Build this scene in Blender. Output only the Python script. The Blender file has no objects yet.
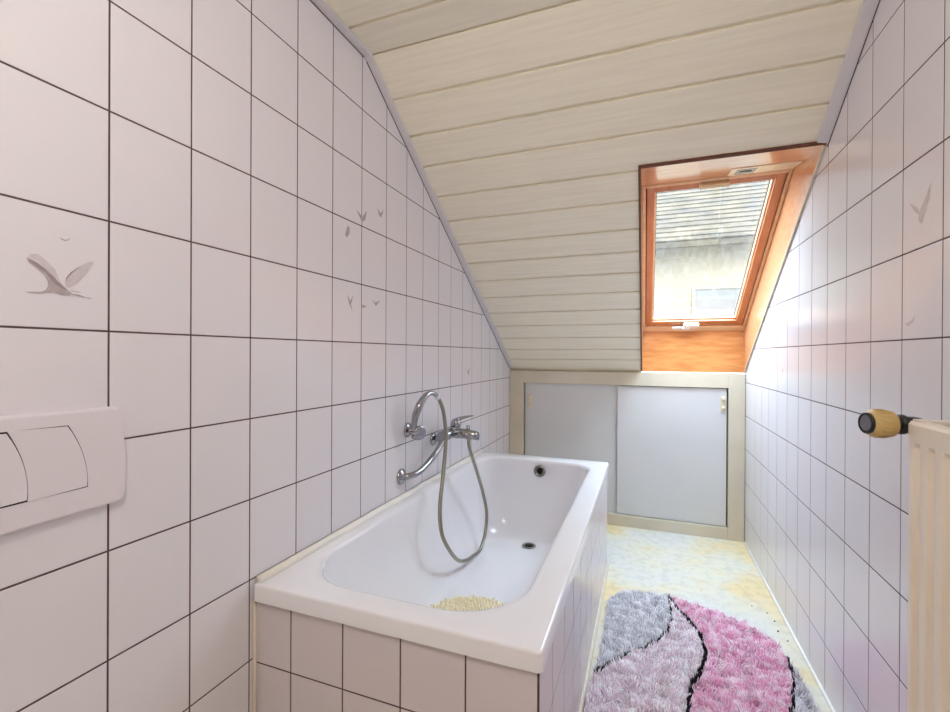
import bpy, bmesh, math, random
from mathutils import Vector, Matrix, noise
random.seed(7)
S = bpy.context.scene
COL = S.collection
V = Vector

# ------------------------------------------------------------------ materials
def srgb(r, g, b):
    f = lambda c: (c/255/12.92) if c/255 <= .04045 else ((c/255+.055)/1.055)**2.4
    return (f(r), f(g), f(b), 1)

def mat(name, col, rough=.5, metal=0, spec=.5, coat=0, var=None, vscale=3, bump=0, bscale=20, stretch=(1,1,1), vary=None, detail=4, rvar=0):
    m = bpy.data.materials.new(name); m.use_nodes = True
    nt = m.node_tree; N = nt.nodes; L = nt.links
    p = N['Principled BSDF']
    p.inputs['Base Color'].default_value = col
    p.inputs['Roughness'].default_value = rough
    p.inputs['Metallic'].default_value = metal
    p.inputs['Specular IOR Level'].default_value = spec
    p.inputs['Coat Weight'].default_value = coat
    p.inputs['Coat Roughness'].default_value = .12
    tc = N.new('ShaderNodeTexCoord'); mp = N.new('ShaderNodeMapping')
    mp.inputs['Scale'].default_value = stretch
    L.new(tc.outputs['Object'], mp.inputs['Vector'])
    def noi(sc, dt=detail):
        n = N.new('ShaderNodeTexNoise'); n.inputs['Scale'].default_value = sc; n.inputs['Detail'].default_value = dt
        L.new(mp.outputs[0], n.inputs['Vector']); return n
    if var is not None:
        n = noi(vscale)
        r = N.new('ShaderNodeValToRGB')
        e = r.color_ramp.elements
        if vary is None: vary = (.35, .65)
        e[0].position = vary[0]; e[1].position = vary[1]
        e[0].color = col; e[1].color = var
        L.new(n.outputs['Fac'], r.inputs['Fac']); L.new(r.outputs[0], p.inputs['Base Color'])
    if bump:
        n = noi(bscale); b = N.new('ShaderNodeBump')
        b.inputs['Strength'].default_value = 1; b.inputs['Distance'].default_value = bump
        L.new(n.outputs['Fac'], b.inputs['Height']); L.new(b.outputs[0], p.inputs['Normal'])
    if rvar:
        n = noi(vscale*1.7); mr = N.new('ShaderNodeMapRange')
        mr.inputs['From Min'].default_value = .35; mr.inputs['From Max'].default_value = .65
        mr.inputs['To Min'].default_value = max(0, rough-rvar); mr.inputs['To Max'].default_value = rough+rvar
        L.new(n.outputs['Fac'], mr.inputs['Value']); L.new(mr.outputs[0], p.inputs['Roughness'])
    return m

M = {}
M['tile'] = mat('glazed_tile', srgb(226,223,229), .2, bump=.0006, bscale=9)
M['tile_bath'] = mat('bath_tile', srgb(216,207,212), .2, bump=.0004, bscale=9)
M['grout'] = mat('grout', srgb(92,72,70), .9, var=srgb(75,58,56), vscale=30)
M['ink'] = mat('tile_ink', srgb(174,163,167), .2, var=srgb(184,173,177), vscale=80)
M['ink_dark'] = mat('tile_ink_dark', srgb(148,136,140), .2, var=srgb(160,148,151), vscale=80)
M['ink_pale'] = mat('tile_ink_pale', srgb(210,203,208), .2, var=srgb(202,193,198), vscale=120)
M['board'] = mat('ceiling_board', srgb(243,236,218), .5, var=srgb(236,228,209), vscale=6, bump=.0007, bscale=9, stretch=(.6,14,14), detail=6)
M['trim'] = mat('trim_lilac', srgb(212,206,209), .5, bump=.0003, bscale=60)
M['enamel'] = mat('enamel', srgb(240,240,244), .1, spec=.5, coat=.3, var=srgb(237,236,242), vscale=2)
M['stain'] = mat('lime_stain', srgb(196,184,182), .3)
M['chrome'] = mat('chrome', (.36,.36,.38,1), .12, 1)
M['steel_dull'] = mat('dull_steel', srgb(150,146,140), .3, 1)
M['hose'] = mat('hose_metal', srgb(150,146,132), .32, .9, bump=.0007, bscale=400)
M['black'] = mat('black_plastic', srgb(22,21,24), .35)
M['dark'] = mat('dark_gap', srgb(40,32,30), .8)
M['cap'] = mat('grey_dial', srgb(110,108,118), .35)
M['wood'] = mat('varnished_pine', srgb(228,170,124), .28, coat=.8, var=srgb(214,150,104), vscale=7, bump=.0004, bscale=30, stretch=(1,6,6), detail=6)
M['wood_red'] = mat('sash_pine', srgb(202,134,90), .3, coat=.3, var=srgb(184,112,68), vscale=7, stretch=(4,1,1), detail=6)
M['wood_pale'] = mat('pale_pine', srgb(236,200,162), .35, var=srgb(226,184,142), vscale=7, stretch=(2,5,5), detail=6)
M['ply'] = mat('plywood', srgb(210,144,82), .36, coat=.15, var=srgb(192,122,62), vscale=7, bump=.0005, bscale=24, stretch=(1.2,3,7), detail=8, vary=(.4,.62))
M['wood_brown'] = mat('brown_edge', srgb(104,58,34), .5)
M['metal_cream'] = mat('cream_metal', srgb(240,226,194), .35, 0)
M['white_metal'] = mat('white_metal', srgb(240,240,240), .2, .3)
M['alu'] = mat('spacer', srgb(90,86,84), .4, .6)
M['cream_frame'] = mat('cream_paint', srgb(216,207,188), .5, var=srgb(206,196,176), vscale=4, bump=.0006, bscale=30)
M['door_white'] = mat('white_board', srgb(215,214,214), .42, var=srgb(209,209,211), vscale=2, bump=.0004, bscale=6)
M['cream_plastic'] = mat('cream_plastic', srgb(226,214,190), .4)
M['flush'] = mat('flush_plastic', srgb(224,219,226), .28)
M['radiator'] = mat('radiator_enamel', srgb(236,225,210), .3, coat=.2, var=srgb(232,220,203), vscale=3)
M['valve'] = mat('yellowed_plastic', srgb(204,176,118), .4, var=srgb(194,164,104), vscale=20)
M['brass'] = mat('brass', srgb(170,120,70), .35, .9)
M['silicone'] = mat('silicone', srgb(240,237,230), .5)
M['silicone_old'] = mat('old_silicone', srgb(222,210,192), .5)
M['rug_grey'] = mat('rug_grey', srgb(244,242,245), .95, var=srgb(212,210,218), vscale=34, vary=(.40,.60))
M['rug_pale'] = mat('rug_pale', srgb(252,246,249), .95, var=srgb(236,214,225), vscale=40, vary=(.42,.60))
M['rug_pink'] = mat('rug_pink', srgb(253,232,242), .95, var=srgb(242,180,211), vscale=34, vary=(.38,.60))
M['rug_white'] = mat('rug_white', srgb(242,239,243), .95, var=srgb(220,216,223), vscale=18)
M['rug_black'] = mat('rug_black', srgb(26,24,32), .95)
M['backing'] = mat('rug_backing', srgb(206,196,200), .95)
M['mat_cream'] = mat('mat_cream', srgb(250,243,220), .6, var=srgb(242,230,198), vscale=40)
M['crumb'] = mat('crumb', srgb(52,46,44), .9)
M['door'] = mat('door_paint', srgb(226,220,212), .5)
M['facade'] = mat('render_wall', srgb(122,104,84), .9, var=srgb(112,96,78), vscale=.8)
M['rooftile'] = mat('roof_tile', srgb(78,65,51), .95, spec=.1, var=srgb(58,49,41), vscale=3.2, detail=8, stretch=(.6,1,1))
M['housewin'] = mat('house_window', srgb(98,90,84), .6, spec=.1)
M['ground'] = mat('ground', srgb(128,126,118), .95, var=srgb(110,110,100), vscale=.5)

def floor_mat():
    m = bpy.data.materials.new('marbled_vinyl'); m.use_nodes = True
    nt = m.node_tree; N = nt.nodes; L = nt.links; p = N['Principled BSDF']
    p.inputs['Roughness'].default_value = .36
    tc = N.new('ShaderNodeTexCoord')
    n1 = N.new('ShaderNodeTexNoise'); n1.inputs['Scale'].default_value = 2.6; n1.inputs['Detail'].default_value = 3
    n2 = N.new('ShaderNodeTexNoise'); n2.inputs['Scale'].default_value = 26; n2.inputs['Detail'].default_value = 5; n2.inputs['Distortion'].default_value = .6
    L.new(tc.outputs['Object'], n1.inputs['Vector']); L.new(tc.outputs['Object'], n2.inputs['Vector'])
    r1 = N.new('ShaderNodeValToRGB'); e = r1.color_ramp.elements
    e[0].position = .38; e[0].color = srgb(228,208,164); e[1].position = .62; e[1].color = srgb(217,215,209)
    e2 = e.new(.5); e2.color = srgb(222,217,199)
    r2 = N.new('ShaderNodeValToRGB'); e = r2.color_ramp.elements
    e[0].position = .36; e[0].color = (.74,.74,.76,1); e[1].position = .54; e[1].color = (1,1,1,1)
    L.new(n1.outputs['Fac'], r1.inputs[0]); L.new(n2.outputs['Fac'], r2.inputs[0])
    mx = N.new('ShaderNodeMix'); mx.data_type = 'RGBA'; mx.blend_type = 'MULTIPLY'; mx.inputs[0].default_value = .45
    L.new(r1.outputs[0], mx.inputs[6]); L.new(r2.outputs[0], mx.inputs[7]); L.new(mx.outputs[2], p.inputs['Base Color'])
    b = N.new('ShaderNodeBump'); b.inputs['Distance'].default_value = .0008
    L.new(n2.outputs['Fac'], b.inputs['Height']); L.new(b.outputs[0], p.inputs['Normal'])
    return m
M['floor'] = floor_mat()

def glass_mat():
    # thin window pane: mostly clear, a mirror share at the surface, rain marks as a faint matt film
    m = bpy.data.materials.new('window_glass'); m.use_nodes = True
    nt = m.node_tree; N = nt.nodes; L = nt.links; N.clear()
    out = N.new('ShaderNodeOutputMaterial'); t = N.new('ShaderNodeBsdfTransparent'); g = N.new('ShaderNodeBsdfGlossy')
    g.inputs['Roughness'].default_value = .03
    t.inputs['Color'].default_value = (.95,.97,.97,1)
    a = N.new('ShaderNodeMixShader'); a.inputs[0].default_value = .07
    L.new(t.outputs[0], a.inputs[1]); L.new(g.outputs[0], a.inputs[2])
    d = N.new('ShaderNodeBsdfTranslucent'); d.inputs['Color'].default_value = (.85,.87,.9,1)
    tc = N.new('ShaderNodeTexCoord'); mp = N.new('ShaderNodeMapping'); mp.inputs['Scale'].default_value = (1,.35,.35)
    n = N.new('ShaderNodeTexNoise'); n.inputs['Scale'].default_value = 42; n.inputs['Detail'].default_value = 6; n.inputs['Distortion'].default_value = 1.5
    L.new(tc.outputs['Object'], mp.inputs[0]); L.new(mp.outputs[0], n.inputs['Vector'])
    r = N.new('ShaderNodeMapRange'); r.inputs['From Min'].default_value = .42; r.inputs['From Max'].default_value = .75
    r.inputs['To Min'].default_value = .001; r.inputs['To Max'].default_value = .012
    L.new(n.outputs['Fac'], r.inputs['Value'])
    b = N.new('ShaderNodeMixShader'); L.new(r.outputs[0], b.inputs[0]); L.new(a.outputs[0], b.inputs[1]); L.new(d.outputs[0], b.inputs[2])
    L.new(b.outputs[0], out.inputs['Surface'])
    return m
M['glass'] = glass_mat()

# ------------------------------------------------------------------ mesh builder
class MB:
    def __init__(s): s.v = []; s.f = []; s.m = []; s.sm = []
    def add(s, vs, fs, mi=0, smooth=False, T=None):
        o = len(s.v)
        for p in vs:
            p = V(p)
            s.v.append(tuple(T @ p if T else p))
        for f in fs: s.f.append([o+i for i in f]); s.m.append(mi); s.sm.append(smooth)
        return s
    def box(s, x0, x1, y0, y1, z0, z1, mi=0, bev=0, T=None, seg=2):
        if not bev:
            vs = [(x,y,z) for x in (x0,x1) for y in (y0,y1) for z in (z0,z1)]
            return s.add(vs, [(0,1,3,2),(4,6,7,5),(0,4,5,1),(2,3,7,6),(0,2,6,4),(1,5,7,3)], mi, False, T)
        bm = bmesh.new(); bmesh.ops.create_cube(bm, size=1)
        for v in bm.verts: v.co = V(((x0+x1)/2+v.co.x*(x1-x0), (y0+y1)/2+v.co.y*(y1-y0), (z0+z1)/2+v.co.z*(z1-z0)))
        bmesh.ops.bevel(bm, geom=bm.edges[:], offset=bev, segments=seg, profile=.5, affect='EDGES')
        return s.bm(bm, mi, False, T)
    def bm(s, bm, mi=0, smooth=False, T=None):
        bmesh.ops.recalc_face_normals(bm, faces=bm.faces[:])
        bm.verts.index_update()
        s.add([v.co for v in bm.verts], [[v.index for v in f.verts] for f in bm.faces], mi, smooth, T)
        bm.free(); return s
    def lathe(s, prof, T=None, mi=0, n=28, smooth=True):
        vs = []; fs = []
        for r, z in prof:
            for k in range(n):
                a = 2*math.pi*k/n; vs.append((max(r,1e-5)*math.cos(a), max(r,1e-5)*math.sin(a), z))
        for i in range(len(prof)-1):
            for k in range(n):
                a=i*n+k; b=i*n+(k+1)%n; fs.append((a,b,b+n,a+n))
        fs.append([k for k in range(n)][::-1]); fs.append([(len(prof)-1)*n+k for k in range(n)])
        return s.add(vs, fs, mi, smooth, T)
    def tube(s, pts, r, mi=0, n=14, smooth=True, sub=8, flat=None):
        P = [V(p) for p in pts]; R = r if isinstance(r, (list,tuple)) else [r]*len(P)
        Q = []; RR = []
        for i in range(len(P)-1):
            p0 = P[max(i-1,0)]; p1 = P[i]; p2 = P[i+1]; p3 = P[min(i+2,len(P)-1)]
            for k in range(sub):
                t = k/sub
                Q.append(.5*((2*p1)+(p2-p0)*t+(2*p0-5*p1+4*p2-p3)*t*t+(3*p1-p0-3*p2+p3)*t**3)); RR.append(R[i]*(1-t)+R[i+1]*t)
        Q.append(P[-1]); RR.append(R[-1])
        t0 = (Q[1]-Q[0]).normalized(); u = t0.orthogonal().normalized()
        if flat: u = (V(flat)-t0*V(flat).dot(t0)).normalized()
        vs = []; fs = []
        for i, q in enumerate(Q):
            t = (Q[min(i+1,len(Q)-1)]-Q[max(i-1,0)]).normalized()
            u = (u-t*u.dot(t)).normalized(); w = t.cross(u)
            for k in range(n):
                a = 2*math.pi*k/n; vs.append(q+(u*math.cos(a)*(.55 if flat else 1)+w*math.sin(a))*RR[i])
        for i in range(len(Q)-1):
            for k in range(n):
                a=i*n+k; b=i*n+(k+1)%n; fs.append((a,b,b+n,a+n))
        fs.append([k for k in range(n)][::-1]); fs.append([(len(Q)-1)*n+k for k in range(n)])
        return s.add(vs, fs, mi, smooth)
    def prism(s, poly, h0, h1, fn, mi=0, bev=0):
        """extrude 2D polygon between h0 and h1; fn(a,b,h)->xyz"""
        bm = bmesh.new()
        lo = [bm.verts.new((a,b,h0)) for a,b in poly]; hi = [bm.verts.new((a,b,h1)) for a,b in poly]
        n = len(poly)
        bm.faces.new(lo[::-1]); top = bm.faces.new(hi)
        for i in range(n): bm.faces.new((lo[i],lo[(i+1)%n],hi[(i+1)%n],hi[i]))
        if bev:
            bmesh.ops.bevel(bm, geom=list(top.edges), offset=bev, segments=3, profile=.5, affect='EDGES')
        for v in bm.verts: v.co = V(fn(*v.co))
        return s.bm(bm, mi)
    def build(s, name, mats, parent=None, recalc=True, loc=None):
        me = bpy.data.meshes.new(name)
        o = bpy.data.objects.new(name, me)
        off = V((0,0,0))
        me.from_pydata([tuple(V(v)-off) for v in s.v], [], s.f)
        for m in (mats if isinstance(mats,(list,tuple)) else [mats]): me.materials.append(M[m])
        for p, mi, sm in zip(me.polygons, s.m, s.sm): p.material_index = mi; p.use_smooth = sm
        me.update()
        if recalc:
            bm = bmesh.new(); bm.from_mesh(me); bmesh.ops.recalc_face_normals(bm, faces=bm.faces[:]); bm.to_mesh(me); bm.free()
        COL.objects.link(o)
        if parent:
            o.parent = parent; o.matrix_parent_inverse = parent.matrix_basis.inverted()
        return o

def tag(o, label=None, cat=None, group=None, kind=None):
    if label: o['label'] = label
    if cat: o['category'] = cat
    if group: o['group'] = group
    if kind: o['kind'] = kind
    return o
def empty(name, loc):
    o = bpy.data.objects.new(name, None); o.location = loc; o.empty_display_size = .05; COL.objects.link(o); return o
def along(p, d):
    """matrix putting local z along d at p"""
    return Matrix.Translation(V(p)) @ V((0,0,1)).rotation_difference(V(d).normalized()).to_matrix().to_4x4()

# ------------------------------------------------------------------ room numbers (metres)
XL, XR, YB, ZC = -.900, .555, 3.090, 2.122      # left wall, right wall, knee wall, flat ceiling
YR = -1.75                                       # wall behind
MS, CS = -.621, 2.939                            # slope z = MS*y + CS
YK = (ZC-CS)/MS
TW, TH = .153, .197
SY0, SY1, SX0 = 1.817, 3.112, -.021              # opening of the skylight in the slope
sl = lambda y: MS*y+CS

def clip(poly, a, b, c):   # keep a*x+b*y<=c
    out = []
    for i in range(len(poly)):
        p, q = poly[i], poly[(i+1)%len(poly)]
        dp = a*p[0]+b*p[1]-c; dq = a*q[0]+b*q[1]-c
        if dp <= 0: out.append(p)
        if dp*dq < 0:
            t = dp/(dp-dq); out.append((p[0]+(q[0]-p[0])*t, p[1]+(q[1]-p[1])*t))
    return out
def area(p): return .5*sum(p[i][0]*p[(i+1)%len(p)][1]-p[(i+1)%len(p)][0]*p[i][1] for i in range(len(p)))
def inset(poly, d):
    n = len(poly); out = []
    for i in range(n):
        p0, p1, p2 = V(poly[i-1]), V(poly[i]), V(poly[(i+1)%n])
        e1 = (p1-p0).normalized(); e2 = (p2-p1).normalized()
        n1 = V((-e1.y,e1.x)); n2 = V((-e2.y,e2.x))
        k = n1+n2; k = k/max(k.dot(n1), .3)
        out.append(tuple(p1+k*d))
    return out
def tiled(mb, fn, outline, a0, b0, tw, th, gap=.0034, thick=.0007, back=.08, mt=0, mg=1, acols=None, brows=None, jit=.0001):
    """tiles over a convex outline; fn(a,b,h)->xyz, h=0 is the glazed face and h<0 goes into the wall"""
    if area(outline) < 0: outline = outline[::-1]
    mb.prism(outline, -back, -thick, fn, mg)
    A = [p[0] for p in outline]; B = [p[1] for p in outline]
    if acols is None:
        i0 = math.floor((min(A)-a0)/tw); acols = [a0+tw*i for i in range(i0, i0+int((max(A)-min(A))/tw)+3)]
    if brows is None:
        j0 = math.floor((min(B)-b0)/th); brows = [b0+th*j for j in range(j0, j0+int((max(B)-min(B))/th)+3)]
    for i in range(len(acols)-1):
        for j in range(len(brows)-1):
            c = [(acols[i],brows[j]),(acols[i+1],brows[j]),(acols[i+1],brows[j+1]),(acols[i],brows[j+1])]
            for k in range(len(outline)):
                p, q = outline[k], outline[(k+1)%len(outline)]
                a = q[1]-p[1]; b = -(q[0]-p[0]); c = clip(c, a, b, a*p[0]+b*p[1])
                if len(c) < 3: break
            if len(c) < 3 or area(c) < 2e-5: continue
            c = [c[k] for k in range(len(c)) if (V(c[k])-V(c[k-1])).length > 1e-5]
            if len(c) < 3: continue
            lo = inset(c, gap/2); hi = inset(c, gap/2+.0009)
            if area(lo) < 1e-5 or area(hi) < 1e-5: continue
            n = len(c); tx, ty, t0 = (random.uniform(-jit,jit) for _ in range(3))
            h = lambda p: (p[0]-c[0][0])/tw*tx+(p[1]-c[0][1])/th*ty+t0-jit*2
            vs = [fn(p[0],p[1],-thick) for p in lo]+[fn(p[0],p[1],-.0004) for p in inset(c,gap/2+.0003)]+[fn(p[0],p[1],h(p)) for p in hi]
            fs = [(k,(k+1)%n,n+(k+1)%n,n+k) for k in range(n)]+[(n+k,n+(k+1)%n,2*n+(k+1)%n,2*n+k) for k in range(n)]+[[2*n+k for k in range(n)]]
            mb.add(vs, fs, mt)

fL = lambda a,b,h: (XL+h, a, b)
fR = lambda a,b,h: (XR-h, a, b)
side = [(YR,0),(3.14,0),(3.14,sl(3.14)),(YK,ZC),(YR,ZC)]

def decal(mb, polys, fn, mi):
    for p in polys:
        bm = bmesh.new(); bm.faces.new([bm.verts.new(V(fn(a,b,.0005))) for a,b in p])
        N0 = V(fn(0,0,1))-V(fn(0,0,0))
        for q in bm.faces:
            q.normal_update()
            if q.normal.dot(N0) < 0: q.normal_flip()
        bmesh.ops.triangulate(bm, faces=bm.faces[:]); bm.verts.index_update()
        mb.add([v.co for v in bm.verts], [[v.index for v in q.verts] for q in bm.faces], mi); bm.free()

# ---- left wall
_dl = {0:-.013,1:.012,2:.02,3:.046,4:.03,5:.024,6:.038,7:.03,8:-.03,9:.01,10:-.065,11:-.07,12:-.15,13:-.155,14:-.17,15:-.19,16:-.2,17:-.2}
w = MB(); tiled(w, fL, side, .532, 1.144, TW, TH, acols=[.532+TW*(i+_dl.get(i,0)) for i in range(-16,19)])
wing = [(.4136,1.253),(.4187,1.2519),(.4284,1.2471),(.4392,1.2391),(.4484,1.2293),(.4579,1.2171),(.4676,1.2091),(.4735,1.2052),(.4695,1.2008),(.4598,1.2),(.4485,1.2032),(.4411,1.2015),(.432,1.199),(.4197,1.1979),(.4112,1.1989),(.418,1.2003),(.432,1.2017),(.4374,1.2051),(.4411,1.2123),(.4401,1.2212),(.4356,1.2295),(.4266,1.2379),(.4162,1.2459)]
feather = [(.4187,1.2595),(.4283,1.2616),(.4391,1.2526),(.4503,1.241),(.456,1.226),(.4598,1.2173),(.4484,1.2293),(.4392,1.2391),(.4284,1.2494),(.4162,1.2542)]
wing2 = [(.4646,1.2204),(.4656,1.2298),(.4714,1.239),(.4834,1.2505),(.4979,1.2616),(.5053,1.2643),(.5043,1.258),(.4938,1.2392),(.4815,1.2229),(.4715,1.2144),(.4656,1.2135)]
dk = [(.4153,1.2501),(.4266,1.2468),(.4392,1.2368),(.4522,1.2242),(.4676,1.2091),(.4598,1.2104),(.4484,1.2191),(.4374,1.2331),(.4249,1.242)]
dk2 = [(.4646,1.2204),(.4656,1.2298),(.4714,1.239),(.4834,1.2505),(.4834,1.249),(.472,1.237),(.4668,1.229)]
legs = [[(.4715,1.2097),(.4856,1.2087),(.4856,1.2075),(.4725,1.2085)],[(.4715,1.2045),(.4835,1.2040),(.4918,1.2012),(.5023,1.2002),(.5023,1.1990),(.4897,1.1998),(.4715,1.2030)]]
tiny = [[(.4558,1.2944),(.4596,1.2931),(.4635,1.2917),(.4674,1.2935),(.4729,1.2976),(.4678,1.2918),(.4635,1.2897),(.4587,1.2911)]]
up = lambda fn: (lambda a,b,h: fn(a,b,h+.0002))
decal(w, [feather, wing2], fL, 4); decal(w, [wing]+legs+tiny, up(fL), 2); decal(w, [dk, dk2], up(up(fL)), 3)
birds = [[(1.2679,1.5836),(1.3037,1.5706),(1.3283,1.5993),(1.3202,1.5634),(1.2998,1.5518)],
 [(1.3933,1.6275),(1.414,1.6148),(1.4349,1.6338),(1.4187,1.5997),(1.4025,1.6052)],
 [(1.2087,1.4875),(1.2212,1.5188),(1.2341,1.5144),(1.2306,1.493),(1.216,1.4781)],
 [(1.2191,1.2988),(1.2377,1.2784),(1.2545,1.301),(1.2415,1.2674),(1.2511,1.2455),(1.2322,1.2664)],
 [(1.3626,1.2987),(1.3848,1.2888),(1.4142,1.3009),(1.3871,1.2766)],[(1.2999,1.2736),(1.3308,1.2708),(1.3061,1.26)],
 [(2.255,1.0407),(2.286,1.0134),(2.317,1.045),(2.2915,.9942)]]
decal(w, birds, fL, 2)
wl = w.build('wall_left', ['tile','grout','ink','ink_dark','ink_pale'], recalc=False); tag(wl, kind='structure')

# ---- right wall
_dr = {9:-.2,8:-.16,7:-.12,6:-.05,5:-.04,4:-.06,3:-.03,2:.02,1:.04,0:.06,-1:.02}
w = MB(); tiled(w, fR, side, 1.6406, .9477, TW, TH, acols=[1.6406+TW*(i+_dr.get(i,0)) for i in range(-24,11)])
decal(w, [[(1.3073,1.4554),(1.2832,1.4264),(1.2578,1.4084),(1.2642,1.4207),(1.2690,1.4300)],[(1.2642,1.4207),(1.2403,1.4479),(1.2208,1.4717),(1.2284,1.4372),(1.2481,1.4125),(1.2576,1.3944),(1.2695,1.4039)],
  [(2.3454,1.0575),(2.3153,1.0445),(2.2963,1.0559),(2.3111,1.0325)],[(1.3198,1.1812),(1.2929,1.1866),(1.2775,1.1976),(1.2824,1.1837),(1.306,1.1744)]], fR, 4)
wr = w.build('wall_right', ['tile','grout','ink','ink_dark','ink_pale'], recalc=False); tag(wr, kind='structure')

# ---- knee wall masonry behind the cupboard, rear wall with door
w = MB().box(XL-.08, XR+.08, 3.14, 3.24, -.05, 1.0)
tag(w.build('wall_back', 'door_white'), kind='structure')
w = MB(); fB = lambda a,b,h: (a, YR+h, b)
for rect in ([(XL,0),(-.55,0),(-.55,ZC),(XL,ZC)], [(.25,0),(XR,0),(XR,ZC),(.25,ZC)], [(-.55,2.0),(.25,2.0),(.25,ZC),(-.55,ZC)]):
    tiled(w, fB, rect, XL, 0, .15, .2)
tag(w.build('wall_rear', ['tile','grout'], recalc=False), kind='structure')
d = MB().box(-.55,.25,YR-.08,YR-.04,0,2.0,0)
for x0,x1 in ((-.57,-.50),(.20,.27)): d.box(x0,x1,YR,YR+.015,0,2.05,0,.004)
d.box(-.57,.27,YR,YR+.015,2.0,2.07,0,.004)
dr = d.build('door_1', 'door'); tag(dr, kind='structure')
h = MB().lathe([(.024,0),(.024,.008),(.009,.01),(.009,.04)], along((-.44,YR-.04,1.05),(0,1,0))); h.tube([(-.44,YR,1.05),(-.38,YR+.005,1.05),(-.32,YR,1.045)],.009)
h.build('door_handle', 'chrome', dr)

# ---- floor
f = MB().box(XL-.08, XR+.08, YR-.1, 3.2, -.06, 0)
tag(f.build('floor', 'floor'), kind='structure')

# ---- ceiling: tongue and groove boards, flat part then the slope
def board_profile(y0, y1):
    seams = [1.190-.135*k for k in range(21)][::-1]+[YK+.002,1.4545,1.58,1.6965,1.828,1.948,2.0767,2.1928,2.3135,2.4347,2.5582,2.672,2.785,2.895,3.0]
    pts = []
    nrm = lambda y: (0.,-1.) if y < YK else (-.5276,-.8495)
    z = lambda y: ZC if y < YK else sl(y)
    tdir = lambda y: (1.,0.) if y < YK else (.8495,-.5276)
    keys = [(y0,'e')]+[(s,'g') for s in seams if y0+.01 < s < y1-.01]+[(y1,'e')]
    if y0 < YK < y1: keys.append((YK,'e'))
    keys.sort()
    for y, k in keys:
        n = nrm(y); t = tdir(y)
        if k == 'e': pts.append((y, z(y)))
        else:      # a groove: soft edge, flat bottom, step back up
            for dt, dn in ((-.009,0),(-.006,-.002),(-.0048,-.010),(.0040,-.010),(.0050,-.0012),(.0070,0)):
                pts.append((y+t[0]*dt+n[0]*dn, z(y)+t[1]*dt+n[1]*dn))
    return pts
c = MB()
def extr(pr, x0, x1, th=.09):
    n = len(pr)
    vs = [(x,a,b) for x in (x0,x1) for a,b in pr]+[(x,a+.02,b+th) for x in (x0,x1) for a,b in pr]
    fs = [(i,i+1,n+i+1,n+i) for i in range(n-1)]+[(2*n+i,3*n+i,3*n+i+1,2*n+i+1) for i in range(n-1)]
    fs += [(0,n,3*n,2*n),(n-1,3*n-1,4*n-1,2*n-1)]+[(i,2*n+i,2*n+i+1,i+1) for i in range(n-1)]+[(n+i,n+i+1,3*n+i+1,3*n+i) for i in range(n-1)]
    c.add(vs, fs, 0)
extr(board_profile(YR, SY0), XL-.07, XR+.07)
extr(board_profile(SY0, 3.135), XL-.07, SX0-.006)
tag(c.build('ceiling', 'board'), kind='structure')

# ---- corner trims along both walls
def trim(name, path, xw, sgn):
    t = MB(); prof = [(0,0),(.027,0),(.028,.003),(.025,.006),(.012,.008),(.004,.009),(0,.0095)] if sgn > 0 else [(0,0),(.030,0),(.032,.004),(.028,.009),(.016,.014),(.006,.017),(0,.018)]
    vs = []; n = len(prof)
    for (y,z,ny,nz) in path:
        for a,b in prof: vs.append((xw+sgn*a, y+ny*b, z+nz*b))
    fs = []
    for i in range(len(path)-1):
        for k in range(n):
            fs.append((i*n+k,i*n+(k+1)%n,(i+1)*n+(k+1)%n,(i+1)*n+k))
    fs += [list(range(n)), list(range((len(path)-1)*n, len(path)*n))]
    t.add(vs, fs)
    tag(t.build(name, 'trim'), kind='structure')
trim('trim_1', [(YR,ZC,0,-1),(YK,ZC,-.27,-.96),(3.085,sl(3.085),-.5276,-.8495)], XL, 1)
trim('trim_2', [(YR,ZC,0,-1),(YK,ZC,-.27,-.96),(SY0-.012,sl(SY0-.012),-.5276,-.8495)], XR, -1)

for nm_, xw_, dz_, pe_ in (('trim_4', XL+.0004, .0108, 3.085), ('trim_5', XR-.0004, .0192, SY0-.012)):
    t = MB(); t.tube([(xw_,YR,ZC-dz_),(xw_,.5,ZC-dz_),(xw_,YK-.01,ZC-dz_),(xw_,YK+.01,sl(YK+.01)-dz_*1.1),(xw_,2.2 if pe_>2 else 1.55,sl(2.2 if pe_>2 else 1.55)-dz_*1.18),(xw_,pe_,sl(pe_)-dz_*1.18)],.0016,n=6,sub=2)
    tag(t.build(nm_,'grout'), kind='structure')
# silicone beads where tiling meets floor
t = MB(); t.tube([(XR-.003,YR,.003),(XR-.003,3.08,.003)],.006,n=8,sub=2)
tag(t.build('trim_3','silicone'), kind='structure')

# ------------------------------------------------------------------ skylight
ES = V((0,.8495,-.5276)); EN = V((0,.5276,.8495)); OW = V((0,SY0,sl(SY0)))
TWm = Matrix.Translation(OW) @ Matrix(((1,0,0,0),(0,ES.y,EN.y,0),(0,ES.z,EN.z,0),(0,0,0,1)))
win = empty('window_1', (.265, 2.46, 1.41)); tag(win, kind='structure')
X0, X1 = SX0, .5535
S0, S1, DF = .2655, 1.409, .226     # window frame plane
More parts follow.
